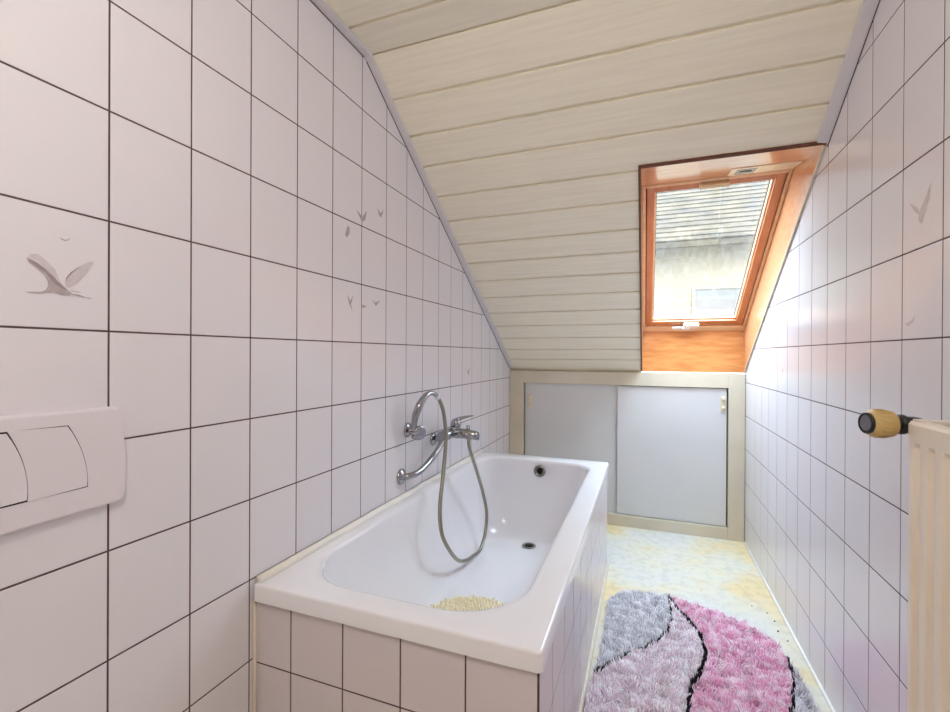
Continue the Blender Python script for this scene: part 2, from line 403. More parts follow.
# lining boards (local coordinates x, s, d)
def board4(quad, th_vec, mi=0):
    q = [V(p) for p in quad]; t = V(th_vec); b = MB()
    vs = q+[p+t for p in q]
    b.add(vs, [(0,1,2,3),(7,6,5,4),(0,4,5,1),(1,5,6,2),(2,6,7,3),(3,7,4,0)], 0, False, TWm); return b
smax = (SY1-SY0)/.8495
b = board4([(X0,0,0),(X1,0,0),(X1,S0,DF+.09),(X0,S0,DF+.09)], (0,-.03,.012)); 
b = MB()
b.add([(X0,0,-.003),(X1,0,-.003),(X1,S0,DF),(X0,S0,DF),(X0,S0,DF+.08),(X1,S0,DF+.08),(X1,-.03,.02),(X0,-.03,.02)],
      [(0,1,2,3),(3,2,5,4),(4,5,6,7),(7,6,1,0),(0,3,4,7),(1,6,5,2)], 0, False, TWm)
b.build('top_lining', 'wood', win)
sb = 1.5247
b = MB()
b.add([(X0,sb,-.003),(X1,sb,-.003),(X1,S1,DF),(X0,S1,DF),(X0,S1+.02,DF+.08),(X1,S1+.02,DF+.08),(X1,sb+.03,.02),(X0,sb+.03,.02)],
      [(0,1,2,3),(3,2,5,4),(4,5,6,7),(7,6,1,0),(0,3,4,7),(1,6,5,2)], 0, False, TWm)
b.build('bottom_lining', 'ply', win)
for nm, xa, xb in (('side_lining', X0-.006, X0), ('side_lining', X1, X1+.02)):
    b = MB()
    out = [(0,-.003),(sb,-.003),(S1,DF),(S1,DF+.08),(S0,DF+.08),(S0,DF)]
    b.prism([(s_,d_) for s_,d_ in out], xa, xb, lambda a,bb,h: TWm @ V((h,a,bb)))
    b.build(nm, 'wood', win)
# dark edge strip at the ceiling boards, left and top; thin bead along the tiles at right
b = MB(); b.box(X0-.010,X0-.0005,-.012,sb-.01,-.007,.004,0,.0015,TWm); b.box(X0-.010,X1,-.013,-.0005,-.007,.004,0,.0015,TWm)
b.build('edge_strip','wood_brown',win)
b = MB(); b.box(X1-.007,X1+.001,.002,sb-.005,-.008,-.001,0,.0015,TWm)
b.build('edge_bead','cream_frame',win)
# fixed frame ring, stepped
def ring(name, xo0,xo1,so0,so1, wx0,wx1,ws0,ws1, d0,d1, m, bev=.003):
    r = MB()
    r.box(xo0,xo0+wx0,so0,so1,d0,d1,0,bev,TWm); r.box(xo1-wx1,xo1,so0,so1,d0,d1,0,bev,TWm)
    r.box(xo0+wx0,xo1-wx1,so0,so0+ws0,d0,d1,0,bev,TWm); r.box(xo0+wx0,xo1-wx1,so1-ws1,so1,d0,d1,0,bev,TWm)
    return r.build(name, m, win)
XA, XB = X0+.0005, X1-.0005
ring('fixed_frame', XA,XB,S0+.001,S1, .016,.014,.018,.050, DF-.001,DF+.078,'wood_pale')
ring('sash', XA+.020,XB-.017,S0+.021,S1-.056, .034,.036,.030,.040, DF+.006,DF+.062,'wood_red')
ring('sash_bead', XA+.053,XB-.052,S0+.050,S1-.095, .008,.008,.008,.010, DF+.022,DF+.050,'wood_pale',.002)
ring('spacer', XA+.060,XB-.059,S0+.057,S1-.104, .004,.004,.004,.004, DF+.044,DF+.052,'alu',0)
r = MB()
r.box(XA+.014,XA+.0215,S0+.018,S1-.05,DF+.03,DF+.07,0,0,TWm); r.box(XB-.0185,XB-.012,S0+.018,S1-.05,DF+.03,DF+.07,0,0,TWm)
r.box(XA+.02,XB-.018,S1-.0575,S1-.0485,DF+.03,DF+.07,0,0,TWm); r.box(XA+.02,XB-.018,S0+.017,S0+.0225,DF+.03,DF+.07,0,0,TWm)
r.build('gasket','dark',win)
r = MB(); r.box(XA+.055,XB-.054,S0+.052,S1-.098,DF+.0515,DF+.0525,0,0,TWm)
gl = r.build('pane','glass',win)
# top bracket, vent plate on the lining, latch at the bottom
r = MB(); r.box(.222,.330,S0+.024,S0+.031,DF-.014,DF+.008,0,.003,TWm); r.box(.222,.330,S0+.034,S0+.044,DF-.014,DF-.009,0,.002,TWm); r.box(.214,.222,S0+.022,S0+.044,DF-.017,DF+.008,0,.002,TWm)
r.build('ventilation_flap','metal_cream',win)
# local frame on the top lining: from (s=0,d=0) to (S0,DF)
tl = V((0,S0,DF)).normalized(); tn = V((0,-tl.z,tl.y))   # tn points into the reveal? keep the sign that goes down/inward
TT = TWm @ Matrix(((1,0,0,0),(0,tl.y,-tn.y,0),(0,tl.z,-tn.z,0),(0,0,0,1)))
r = MB(); r.prism([(.312,.335),(.312,.212),(.548,.212),(.548,.335)],-.001,.004,lambda a,b_,h: TT@V((a,b_,-h)),0,.0015)
r.prism([(.312,.335),(.312,.212),(.548,.212),(.548,.335)],-.001,.004,lambda a,b_,h: TT@V((a,b_,h)),0,.0015)
vp = r.build('vent_plate','metal_cream',win)
r = MB()
for sg in (1,-1):
    r.prism([(.335,.315),(.335,.232),(.405,.232),(.405,.315)],.004,.0055,lambda a,b_,h: TT@V((a,b_,sg*h)),0,.0005)
    r.prism([(.35,.29),(.35,.262),(.39,.262),(.39,.29)],.0055,.009,lambda a,b_,h: TT@V((a,b_,sg*h)),0,.001)
r.build('vent_slider','steel_dull',vp)
r = MB(); r.box(.150,.262,S1-.060,S1-.040,DF-.016,DF-.001,0,.003,TWm); r.box(.215,.300,S1-.088,S1-.058,DF-.020,DF+.004,0,.003,TWm); r.box(.205,.25,S1-.070,S1-.045,DF-.026,DF-.012,0,.003,TWm)
r.build('latch','white_metal',win)

# ------------------------------------------------------------------ eaves cupboard
cb = empty('eaves_cupboard', (-.17, 3.09, 0)); tag(cb, 'cream framed eaves cupboard with two white sliding doors under the skylight', 'cupboard')
XE0, XE1 = XL+.002, XR-.002
r = MB()
r.box(XE0,-.800,3.086,3.134,.0,.996,0,.002); r.box(.466,XE1,3.086,3.134,.0,.996,0,.002)
r.box(-.800,.466,3.086,3.134,.912,.996,0,.002); r.box(-.800,.466,3.086,3.134,.0,.072,0,.002)
r.build('frame','cream_frame',cb)
r = MB(); r.box(-.799,.465,3.128,3.1335,.073,.911); r.build('track','dark',cb)
dl = MB().box(-.793,-.155,3.115,3.125,.074,.910,0,.001).build('door','door_white',cb)
d2 = MB().box(-.172,.458,3.099,3.110,.076,.908,0,.0015).build('door','door_white',cb)
def cup_latch(x, z, y, par):
    k = MB(); k.box(x-.014,x+.014,y-.006,y,z-.062,z+.03,0,.002)
    k.box(x-.010,x+.010,y-.020,y-.005,z+.008,z+.028,0,.003)
    k.lathe([(.008,0),(.009,.010),(.006,.014),(0,.0145)], along((x+.002,y-.005,z-.038),(0,-1,0)), n=14)
    k.build('latch','cream_plastic',par)
cup_latch(-.758,.80,3.115,dl); cup_latch(.438,.83,3.099,d2)

# ------------------------------------------------------------------ bathtub
TX0, TX1, TY0, TY1, TZ = XL+.002, -.180, .846, 2.490, .543
tub = empty('bathtub', ((TX0+TX1)/2,(TY0+TY1)/2,.1)); tag(tub, 'white enamelled steel bathtub with a wide flat rim along the left wall', 'bathtub')
def rr(x0,x1,y0,y1,rn,rf,n=14,m=22):
    """rounded rectangle, same count each call; rn near (small y) radius, rf far radius"""
    pts = []
    cs = [((x0,y0),(1,1),rn,180),((x1,y0),(-1,1),rn,270),((x1,y1),(-1,-1),rf,0),((x0,y1),(1,-1),rf,90)]
    for ci,((cx,cy),(sx,sy),r,a0) in enumerate(cs):
        for k in range(n+1):
            a = math.radians(a0+90*k/n); pts.append((cx+sx*r+r*math.cos(a), cy+sy*r+r*math.sin(a)))
        (nx,ny),(tx,ty),nr,na = cs[(ci+1)%4]
        a = math.radians(na); q = (nx+tx*nr+nr*math.cos(a), ny+ty*nr+nr*math.sin(a)); p = pts[-1]
        for k in range(1,m): pts.append((p[0]+(q[0]-p[0])*k/m, p[1]+(q[1]-p[1])*k/m))
    return pts
loops = []
def lp(x0,x1,y0,y1,rn,rf,z): loops.append([(x,y,z) for x,y in rr(x0,x1,y0,y1,rn,rf)])
lp(TX0,TX1,TY0,TY1,.012,.012,.502)
lp(TX0,TX1,TY0,TY1,.012,.012,.537)
for a in (22,45,68,90):
    o = .006*(1-math.cos(math.radians(a))); lp(TX0+o,TX1-o,TY0+o,TY1-o,.012,.012,.537+.006*math.sin(math.radians(a)))
IX0, IX1, IY0, IY1 = -.862,-.248,.908,2.424
lp(IX0-.004,IX1+.016,IY0-.016,IY1+.014,.19,.13,.5425)
for a in (0,18,36,54,72,90):
    o = .018*math.sin(math.radians(a)); lp(IX0+o,IX1-o,IY0+o,IY1-o,.18,.12,.542-.018*(1-math.cos(math.radians(a))))
B0 = (IX0+.018,IX1-.018,IY0+.018,IY1-.018)
E0 = (-.750,-.365,1.200,2.300)      # edge of the flat floor
NW = 26
for k in range(1,NW+1):
    t = k/NW
    # superelliptic drop: walls lean a little, then sweep round into the floor
    a = t*math.pi/2
    z = .524-(.524-.135)*(math.sin(a)**.75 if t<1 else 1)
    def mixc(b,e,p): return b+(e-b)*((1-math.cos(a))**p)
    lp(mixc(B0[0],E0[0],.95),mixc(B0[1],E0[1],.95),mixc(B0[2],E0[2],.62),mixc(B0[3],E0[3],1.0),.17-.03*t,.11+.02*t,z)
for s in (.8,.5,.2,.02):
    cx,cy = -.5575,1.85
    lp(cx+(E0[0]-cx)*s,cx+(E0[1]-cx)*s,cy+(E0[2]-cy)*s,cy+(E0[3]-cy)*s,.14*s,.13*s,.135-.003*(1-s))
n = len(loops[0]); vs = [p for l in loops for p in l]; fs = []
for i in range(len(loops)-1):
    for k in range(n): fs.append((i*n+k,i*n+(k+1)%n,(i+1)*n+(k+1)%n,(i+1)*n+k))
fs.append([(len(loops)-1)*n+k for k in range(n)])
MB().add(vs,fs,0,True).build('tub_body','enamel',tub)
# overflow and drain
ov = MB(); T = along((-.527,2.388,.487),(0,-1,.10))
ov.lathe([(.010,0),(.030,0),(.032,.004),(.029,.008),(.020,.007),(.019,.003),(0.001,.003)],T,0,30)
o1 = ov.build('overflow_cover','steel_dull',tub)
MB().lathe([(.0005,.0032),(.0125,.0034),(.0125,.0050),(.0005,.0052)],T,0,24).build('overflow_hole','dark',o1)
dn = MB(); dn.lathe([(.010,0),(.034,0),(.035,.003),(.031,.005),(.024,.003),(.022,.001),(.001,.001)],along((-.550,2.252,.137),(0,0,1)),0,30)
o2 = dn.build('drain','steel_dull',tub)
MB().lathe([(.0005,.0012),(.022,.0012),(.022,.0022),(.0005,.0024)],along((-.550,2.252,.137),(0,0,1)),0,24).build('drain_hole','dark',o2)
# ---- tiled surround
sr = empty('bathtub_surround', (-.5,1.6,0)); tag(sr, 'tiled panels boxing in the front end and long side of the bathtub', 'bath panel')
PY, PX = .857, -.187
w = MB(); fF = lambda a,b,h: (a, PY-h, b)
rows = [-.2,.0,.050,.197,.345,.520]
tiled(w, fF, [(TX0,0),(PX-.0008,0),(PX-.0008,.500),(TX0,.500)], 0,0,.15,.15, back=.03, acols=[-.94,-.788,-.640,-.491,-.340,-.190,-.1], brows=rows)
w.build('front_panel',['tile_bath','grout'],sr,recalc=False)
w = MB(); fS = lambda a,b,h: (PX+h, a, b)
tiled(w, fS, [(PY+.0014,0),(2.485,0),(2.485,.500),(PY+.0014,.500)], 0,0,.15,.15, gap=.0048, back=.03, acols=[.83]+[.990+.154*k for k in range(-1,11)][1:], brows=[0,.050,.197,.345,.520])
w.build('side_panel',['tile_bath','grout'],sr,recalc=False)
MB().tube([(PX+.003,PY,.004),(PX+.003,2.48,.004)],.009,n=8,sub=2).tube([(XL+.02,PY-.002,.004),(PX,PY-.002,.004)],.008,n=8,sub=2).build('floor_seal','silicone_old',sr)
MB().tube([(XL+.0045,PY-.004,.0),(XL+.0045,PY-.004,.50)],.0045,n=8,sub=2).build('corner_seal','silicone_old',sr)
t = MB(); t.tube([(XL+.0126,TY0+.012,TZ+.0058),(XL+.0126,1.6,TZ+.0058),(XL+.0126,2.478,TZ+.0058)],.0112,n=8,sub=2)
t.build('rim_seal','silicone',tub)

# ---- bath mat inside the tub: cushion of soft nubs
bmx = MB()
oc = [(-.580+.205*math.cos(a), 1.415+.262*math.sin(a)) for a in [2*math.pi*k/48 for k in range(48)]]
bmx.prism(oc,.1345,.152,lambda a,b_,h:(a,b_,h),0,.004)
mt = bmx.build('bath_mat','mat_cream'); tag(mt,'cream nubbed bath mat lying on the bottom of the tub','bath mat')
nb = MB()
for i in range(32):
    for j in range(42):
        x = -.785+.0132*i+(.0066 if j%2 else 0)+random.uniform(-.002,.002); y = 1.150+.0128*j+random.uniform(-.002,.002)
        if ((x+.580)/.199)**2+((y-1.415)/.256)**2 < 1:
            hgt = random.uniform(.012,.021); lx,ly = random.uniform(-.003,.003),random.uniform(-.003,.003)
            vs=[];
            for (rr_,zz) in ((.0052,.150),(.0056,.150+hgt*.6),(.003,.150+hgt)):
                for k in range(6):
                    a=2*math.pi*k/6; vs.append((x+rr_*math.cos(a)+lx*(zz-.15)/hgt,y+rr_*math.sin(a)+ly*(zz-.15)/hgt,zz))
            nb.add(vs,[(q*6+k,q*6+(k+1)%6,(q+1)*6+(k+1)%6,(q+1)*6+k) for q in (0,1) for k in range(6)]+[tuple(range(12,18))],0,True)
tag(nb.build('nubs','mat_cream',mt),kind='stuff')

# ------------------------------------------------------------------ mixer tap
tp = empty('bath_mixer_tap', (XL,1.80,.72)); tag(tp,'chrome single lever bath mixer tap with a long bent supply pipe on the left wall','tap')
def flange(p, par, r=.031):
    q = MB().lathe([(r,0),(r,.004),(r*.86,.010),(r*.55,.013),(r*.45,.016)],along(p,(1,0,0)),0,30)
    return q.build('wall_flange','chrome',par)
flange((XL+.0003,1.567,.6255),tp); flange((XL+.0003,1.857,.723),tp,.030)
q = MB(); q.tube([(-.888,1.567,.6255),(-.868,1.572,.628),(-.850,1.615,.634),(-.840,1.69,.658),(-.833,1.76,.695),(-.830,1.800,.724),(-.830,1.808,.742)],[.0125]*7,n=18)
q.tube([(-.888,1.857,.723),(-.86,1.857,.723),(-.838,1.845,.722),(-.831,1.822,.725)],[.0115,.0115,.0115,.012],n=16)
q.build('supply_pipe','chrome',tp)
q = MB()
for y in (1.800,):
    q.lathe([(.014,-.012),(.0205,-.012),(.0215,-.008),(.0215,.008),(.0205,.012),(.014,.012)],along((-.830,y+.004,.752),(0,1,0)),0,8,False)
q.lathe([(.020,0),(.0215,.004),(.0215,.012),(.018,.016)],along((-.830,1.836,.748),(0,1,0)),0,24)
q.build('union_nut','chrome',tp)
q = MB(); q.lathe([(.012,0),(.020,.004),(.0245,.012),(.0245,.140),(.019,.150),(.010,.154),(0,.154)],along((-.830,1.812,.748),(0,1,0)),0,30)
q.lathe([(.0235,0),(.0245,.012),(.022,.02),(.015,.022)],along((-.818,1.915,.757),(.12,0,1)),0,28)
q.build('tap_body','chrome',tp)
q = MB()   # spout: flattened taper reaching out over the tub
vs=[];
for (x,y,z,hw,hh) in ((-.835,1.912,.746,.030,.018),(-.80,1.912,.748,.030,.023),(-.765,1.914,.747,.028,.022),(-.735,1.917,.744,.026,.020),(-.714,1.919,.741,.025,.018),(-.707,1.920,.740,.022,.015)):
    for k in range(16):
        a=2*math.pi*k/16; ca,sa=math.cos(a),math.sin(a)
        vs.append((x,y+hw*math.copysign(abs(ca)**.6,ca),z+hh*math.copysign(abs(sa)**.6,sa)))
fs=[(i*16+k,i*16+(k+1)%16,(i+1)*16+(k+1)%16,(i+1)*16+k) for i in range(5) for k in range(16)]+[tuple(range(16)),tuple(range(80,96))]
q.add(vs,fs,0,True); q.lathe([(.010,0),(.0115,.001),(.0115,.014),(.010,.016)],along((-.715,1.930,.736),(0,0,-1)),0,20)
q.lathe([(.0085,0),(.0105,.001),(.0105,.012),(.0075,.018),(.006,.02)],along((-.742,1.898,.738),(0,0,-1)),0,20)
q.build('spout','chrome',tp)
q = MB(); q.lathe([(.006,0),(.006,.012),(.0095,.016),(.0095,.024),(.007,.028),(0,.028)],along((-.752,1.918,.757),(0,0,1)),0,18)
q.build('diverter_knob','chrome',tp)
q = MB(); q.lathe([(.0235,0),(.0245,.006),(.024,.020),(.020,.031),(.010,.036),(0,.037)],along((-.815,1.916,.776),(.12,0,1)),0,28)
q.tube([(-.822,1.914,.802),(-.80,1.920,.812),(-.775,1.934,.819),(-.755,1.948,.823),(-.742,1.957,.825)],[.018,.016,.012,.009,.005],n=16,flat=(0,0,1))
q.build('lever','chrome',tp)

# ---- shower holder and hand shower with hose
hd = empty('shower_holder',(XL,1.60,.80)); tag(hd,'round chrome wall holder for the hand shower, left of the mixer tap','shower holder')
MB().lathe([(.030,0),(.030,.004),(.024,.009),(.013,.012),(.012,.024),(.016,.026),(.016,.034),(.010,.037)],along((XL+.0003,1.620,.801),(1,0,0)),0,28).build('wall_flange','chrome',hd)
q = MB()
for k in range(14):    # open ring cradle
    a0=math.radians(40+k*20); a1=math.radians(40+(k+1)*20)
q.tube([(-.855+.021*math.cos(math.radians(a)),1.592+.021*math.sin(math.radians(a)),.801+.004*math.sin(math.radians(a))) for a in range(60,361,30)],.005,n=10,sub=3)
q.build('cradle','chrome',hd)
hs = empty('hand_shower',(-.85,1.58,.80)); tag(hs,'chrome hand shower hung in its wall holder, its metal hose looping into the tub','hand shower')
q = MB(); hp = [(-.852,1.590,.775),(-.853,1.586,.800),(-.846,1.578,.838),(-.838,1.576,.872),(-.828,1.586,.905),(-.820,1.612,.936),(-.812,1.645,.950),(-.804,1.672,.945),(-.800,1.690,.934)]
q.tube(hp,[.010,.0105,.0115,.0145,.0155,.0125,.0095,.009,.009],n=18,sub=6)
q.build('handle','chrome',hs)
q = MB(); q.lathe([(.008,-.016),(.020,-.013),(.0275,-.002),(.0290,.006),(.027,.011),(.020,.012),(.001,.0125)],along((-.838,1.600,.797),(.75,-.40,-.05)),0,30)
q.build('shower_head','chrome',hs)
MB().lathe([(.009,0),(.0115,.001),(.0115,.016),(.008,.020)],along((-.801,1.685,.938),(.05,.62,-.60)),0,10,False).build('hose_nut','white_metal',hs)
q = MB(); q.tube([(-.799,1.697,.928),(-.79,1.724,.875),(-.788,1.745,.800),(-.786,1.745,.740),(-.782,1.715,.623),(-.772,1.660,.500),(-.760,1.650,.395),(-.752,1.712,.300),(-.750,1.80,.222),(-.748,1.885,.186),(-.746,1.965,.172),(-.744,2.060,.165),(-.745,2.135,.215),(-.748,2.165,.310),(-.750,2.110,.430),(-.748,2.035,.53),(-.745,1.965,.615),(-.742,1.905,.690),(-.742,1.898,.722)],.0082,n=12,sub=10)
q.build('hose','hose',hs)

# ------------------------------------------------------------------ flush plate
fp = empty('flush_plate',(XL,.41,.92)); tag(fp,'white dual button toilet flush plate on the left wall','flush plate')
ff = lambda a,b_,h:(XL+h,a,b_)
arc = lambda y0,z0,y1,z1,bul,n=10:[(y0+(y1-y0)*t+bul*4*t*(1-t), z0+(z1-z0)*t) for t in [k/n for k in range(n+1)]]
ol = arc(.539,1.009,.546,.838,.007)+[(p[0],p[1]) for p in arc(.265,.832,.258,1.012,-.004)]
q = MB(); q.prism(ol[::-1],.0,.0135,ff,0,.005); q.build('plate','flush',fp)
def button(yt,yb,yt0,yb0,g=0):
    r_ = arc(yt-g,.985-g,yb-g,.879+g,.008); l_ = arc(yb0+g,.876+g,yt0+g,.988-g,.008)
    return (r_+l_)[::-1]
q = MB(); q.prism(button(.461,.489,.300,.330,-.0012),.0,.0139,ff,0); q.build('button_gap','dark',fp)
q = MB(); q.prism(button(.461,.489,.3853,.4093,.0002),.010,.0152,ff,0,.0006); q.build('flush_button','flush',fp)
q = MB(); q.prism(button(.3847,.4087,.300,.330,.0002),.010,.0152,ff,0,.0006); q.build('flush_button','flush',fp)

# ------------------------------------------------------------------ radiator
ra = empty('radiator',(.50,.6,.1)); tag(ra,'cream fluted panel radiator on the right wall at the frame edge','radiator')
RF, RB_, RY0, RY1, RZ0, RZ1 = .455,.530,.10,1.068,.16,.988
q = MB(); pitch=.0435
nfl = int((RY1-RY0-.03)/pitch); prof=[(RY1,RF+.02),(RY1,RF+.004),(RY1-.003,RF),(RY1-.012,RF)]
y = RY1-.014
for k in range(nfl):
    prof += [(y,RF),(y-.0015,RF+.001),(y-.006,RF+.0105),(y-.008,RF+.0115),(y-.018,RF+.0115),(y-.020,RF+.0105),(y-.0245,RF+.001),(y-.026,RF)]; y -= pitch
prof += [(RY0,RF),(RY0,RF+.02)]
np_ = len(prof); vs=[]; zs=[RZ0,RZ0+.05,RZ0+.06,RZ1-.048,RZ1-.038,RZ1-.006,RZ1]
for i,z in enumerate(zs):
    for (yy,xx) in prof:
        if i in (0,1,4,5,6) and RF < xx < RF+.0119 : xx = RF
        if i==6: xx += .004
        vs.append((xx,yy,z))
fs=[(i*np_+k,i*np_+k+1,(i+1)*np_+k+1,(i+1)*np_+k) for i in range(len(zs)-1) for k in range(np_-1)]
q.add(vs,fs,0,False)
q.build('front_panel','radiator',ra)
q = MB(); q.box(RB_-.006,RB_,RY0,RY1,RZ0,RZ1+.016,0,.002); q.build('rear_panel','radiator',ra)
MB().box(RF+.012,RB_-.006,RY1-.0035,RY1,RZ0,RZ1-.002,0,.001).build('end_cover','radiator',ra); MB().box(RF+.012,RB_-.006,RY0,RY0+.004,RZ0,RZ1-.002,0,.001).build('end_cover','radiator',ra)
q = MB(); q.box(RF+.004,RF+.016,RY0,RY1-.03,RZ1-.004,RZ1+.002,0,.001)
q.box(RF+.004,RB_-.007,RY1-.032,RY1-.004,RZ1-.004,RZ1+.004,0,.001)
for k in range(7): q.box(RF+.012,RB_-.007,RY1-.16-.12*k,RY1-.156-.12*k,RZ1-.008,RZ1-.003)
q.build('top_grille','radiator',ra)
q = MB(); q.box(RF+.014,RB_-.008,RY0+.01,RY1-.034,RZ0+.02,RZ1-.010); q.build('convector','dark',ra)
for yy in (.3,.9): MB().box(RB_,XR-.0005,yy-.02,yy+.02,.3,.9,0,.002).build('wall_bracket','radiator',ra)
# valve on the far top corner
vx = V((.458,1.100,.9765)); ax = V((-1,-.24,.02)).normalized()
q = MB(); q.tube([(.500,1.10,.962),(.492,1.101,.970),(.480,1.101,.9755),(.462,1.100,.976)],[.012,.014,.016,.0165],n=16); q.tube([(.500,RY1-.004,.93),(.500,1.10,.93)],.010,n=12,sub=2); q.tube([(.50,1.10,.968),(.50,1.10,.90),(.515,1.10,.86),(.545,1.10,.84)],.010,n=12)
q.build('valve_body','black',ra)
va = MB(); va.lathe([(.016,-.012),(.019,-.008),(.019,-.002),(.017,-.001),(.017,.006),(.0195,.008),(.0195,.012)],along(vx+ax*.006,ax),0,28)
va.build('valve_collar','black',ra)
q = MB(); q.lathe([(.017,0),(.0245,.001),(.0255,.004),(.0255,.010),(.0262,.0105),(.0262,.031),(.0250,.035),(.0215,.039),(.0205,.040),(.010,.0405)],along(vx+ax*.018,ax),0,48,False)
for k in range(18):
    a=2*math.pi*k/18; T=along(vx+ax*.018,ax)
    q.box(.0262,.0278,-.0018,.0018,.012,.030,0,.0006,T@Matrix.Rotation(a,4,'Z'))
hdv = q.build('valve_head','valve',ra)
q = MB(); q.lathe([(.0195,0),(.0205,.002),(.0205,.006),(.0175,.008),(.0165,.005),(.016,.004),(.001,.004)],along(vx+ax*.0565,ax),0,32); q.build('dial_ring','black',hdv)
q = MB(); q.lathe([(.001,0),(.0158,0),(.0155,.002),(.012,.003),(.001,.003)],along(vx+ax*.0603,ax),0,28); q.build('dial_cap','cap',hdv)

# ------------------------------------------------------------------ rug
OUT = [(-.172,1.46),(-.158,1.62),(-.150,1.80),(-.150,1.97),(-.145,2.10),(-.10,2.18),(-.02,2.222),(.095,2.225),(.225,2.185),(.33,2.145),(.41,2.09),(.465,2.01),(.49,1.90),(.500,1.78),(.505,1.62),(.50,1.45),(.46,1.28),(.36,1.17),(.2,1.12),(.02,1.13),(-.10,1.20),(-.155,1.32)]
def smooth_closed(P, sub=6):
    Q=[]; n=len(P)
    for i in range(n):
        p0,p1,p2,p3=(V(P[(i+k)%n]) for k in (-1,0,1,2))
        for k in range(sub):
            t=k/sub; Q.append(tuple(.5*((2*p1)+(p2-p0)*t+(2*p0-5*p1+4*p2-p3)*t*t+(3*p1-p0-3*p2+p3)*t**3)))
    return Q
OUT = smooth_closed(OUT)
def inside(p, poly):
    x,y=p; c=False
    for i in range(len(poly)):
        x1,y1=poly[i]; x2,y2=poly[i-1]
        if (y1>y)!=(y2>y) and x < (x2-x1)*(y-y1)/(y2-y1)+x1: c=not c
    return c
LA=[(.095,2.23),(.103,2.15),(.108,2.06),(.085,1.93),(.02,1.825),(-.065,1.73),(-.16,1.60)]
LB=[(.095,2.23),(.14,2.12),(.175,2.04),(.207,1.96),(.214,1.86),(.19,1.76),(.150,1.66),(.13,1.57),(.12,1.45),(.16,1.25),(.2,1.1)]
LC=[(.492,1.98),(.487,1.93),(.478,1.84),(.458,1.745),(.425,1.64),(.37,1.5),(.33,1.3),(.33,1.1)]
def dist(p, L):
    p=V(p); b=9
    for i in range(len(L)-1):
        a=V(L[i]); c_=V(L[i+1])-a; t=max(0,min(1,(p-a).dot(c_)/c_.length_squared)); b=min(b,(p-a-c_*t).length)
    return b
PG = LA+[(-.4,1.6),(-.4,2.4),(.095,2.4)]
PP = LB+[(.33,1.05)]+LC[::-1]+[(.6,2.0),(.6,2.5),(.095,2.5)]
PW = LC+[(.7,1.0),(.7,1.98)]
def region(p):
    j=(p[0]+noise.noise(V((p[0]*30,p[1]*30,1)))*.004, p[1]+noise.noise(V((p[0]*30,p[1]*30,7)))*.004)
    if dist(j,LA)<.0034 or dist(j,LB)<.0062 or dist(j,LC)<.0048: return 4
    if inside(j,PG): return 0
    if inside(j,PW): return 3
    if inside(j,PP): return 2
    return 1
rug = empty('rug',(.17,1.67,0)); tag(rug,'shaggy pink, grey and white rug with thin black curved lines beside the tub','rug')
MB().prism([(a,b_) for a,b_ in OUT],.0015,.008,lambda a,b_,h:(a,b_,h),0,.002).build('backing','backing',rug)
pl = MB(); sp=.0054
for iy in range(int(1.12/sp)):
    for ix in range(int(.70/sp)):
        p=(-.19+ix*sp+random.uniform(-.5,.5)*sp, 1.11+iy*sp+random.uniform(-.5,.5)*sp)
        if p[1] < 1.36 and (ix+iy)%2: continue
        if not inside(p,OUT): continue
        m_=region(p)
        nx=noise.noise(V((p[0]*26,p[1]*26,3)))*1.6+random.uniform(-.4,.4); ny=noise.noise(V((p[0]*26,p[1]*26,11)))*1.6+random.uniform(-.4,.4)
        hh=.023+.012*noise.noise(V((p[0]*38,p[1]*38,5)))+random.uniform(-.003,.003)
        if m_==4: hh*=.97; nx*=.35; ny*=.35
        r0=.0024; a0=random.uniform(0,6.28); n3=3
        vs=[]
        for lv,(rr_,t) in enumerate(((r0,0),(r0*.95,.55),(r0*.45,1))):
            for k in range(n3):
                a=a0+2*math.pi*k/n3
                vs.append((p[0]+rr_*math.cos(a)+nx*.012*t*t, p[1]+rr_*math.sin(a)+ny*.012*t*t, .006+hh*t))
        pl.add(vs,[(q_*3+k,q_*3+(k+1)%3,(q_+1)*3+(k+1)%3,(q_+1)*3+k) for q_ in (0,1) for k in range(3)]+[(6,7,8)],m_,True)
tag(pl.build('pile',['rug_grey','rug_pale','rug_pink','rug_white','rug_black'],rug,recalc=False),kind='stuff')

# crumbs of dirt on the vinyl
cr = [(.508,2.21,.0035,'at the end of the rug nearest the cupboard corner'),(.503,2.135,.004,'biggest, between rug and right wall'),(.521,2.075,.003,'nearest the camera by the right wall'),(.445,2.31,.0026,'behind the rug, near the right wall'),(.033,2.335,.0022,'behind the rug, near the tub end'),(.495,2.27,.0024,'farthest of those along the right wall')]
for x,y,rz,ds in cr:
    q = MB(); bm=bmesh.new(); bmesh.ops.create_icosphere(bm,subdivisions=1,radius=rz)
    for v in bm.verts: v.co = V((v.co.x*random.uniform(.8,1.3)+x, v.co.y*random.uniform(.8,1.4)+y, max(0,v.co.z*.6+rz*.5)))
    q.bm(bm); tag(q.build('crumb','crumb'),'dark crumb on the vinyl floor, '+ds,'crumb','crumbs on the floor')

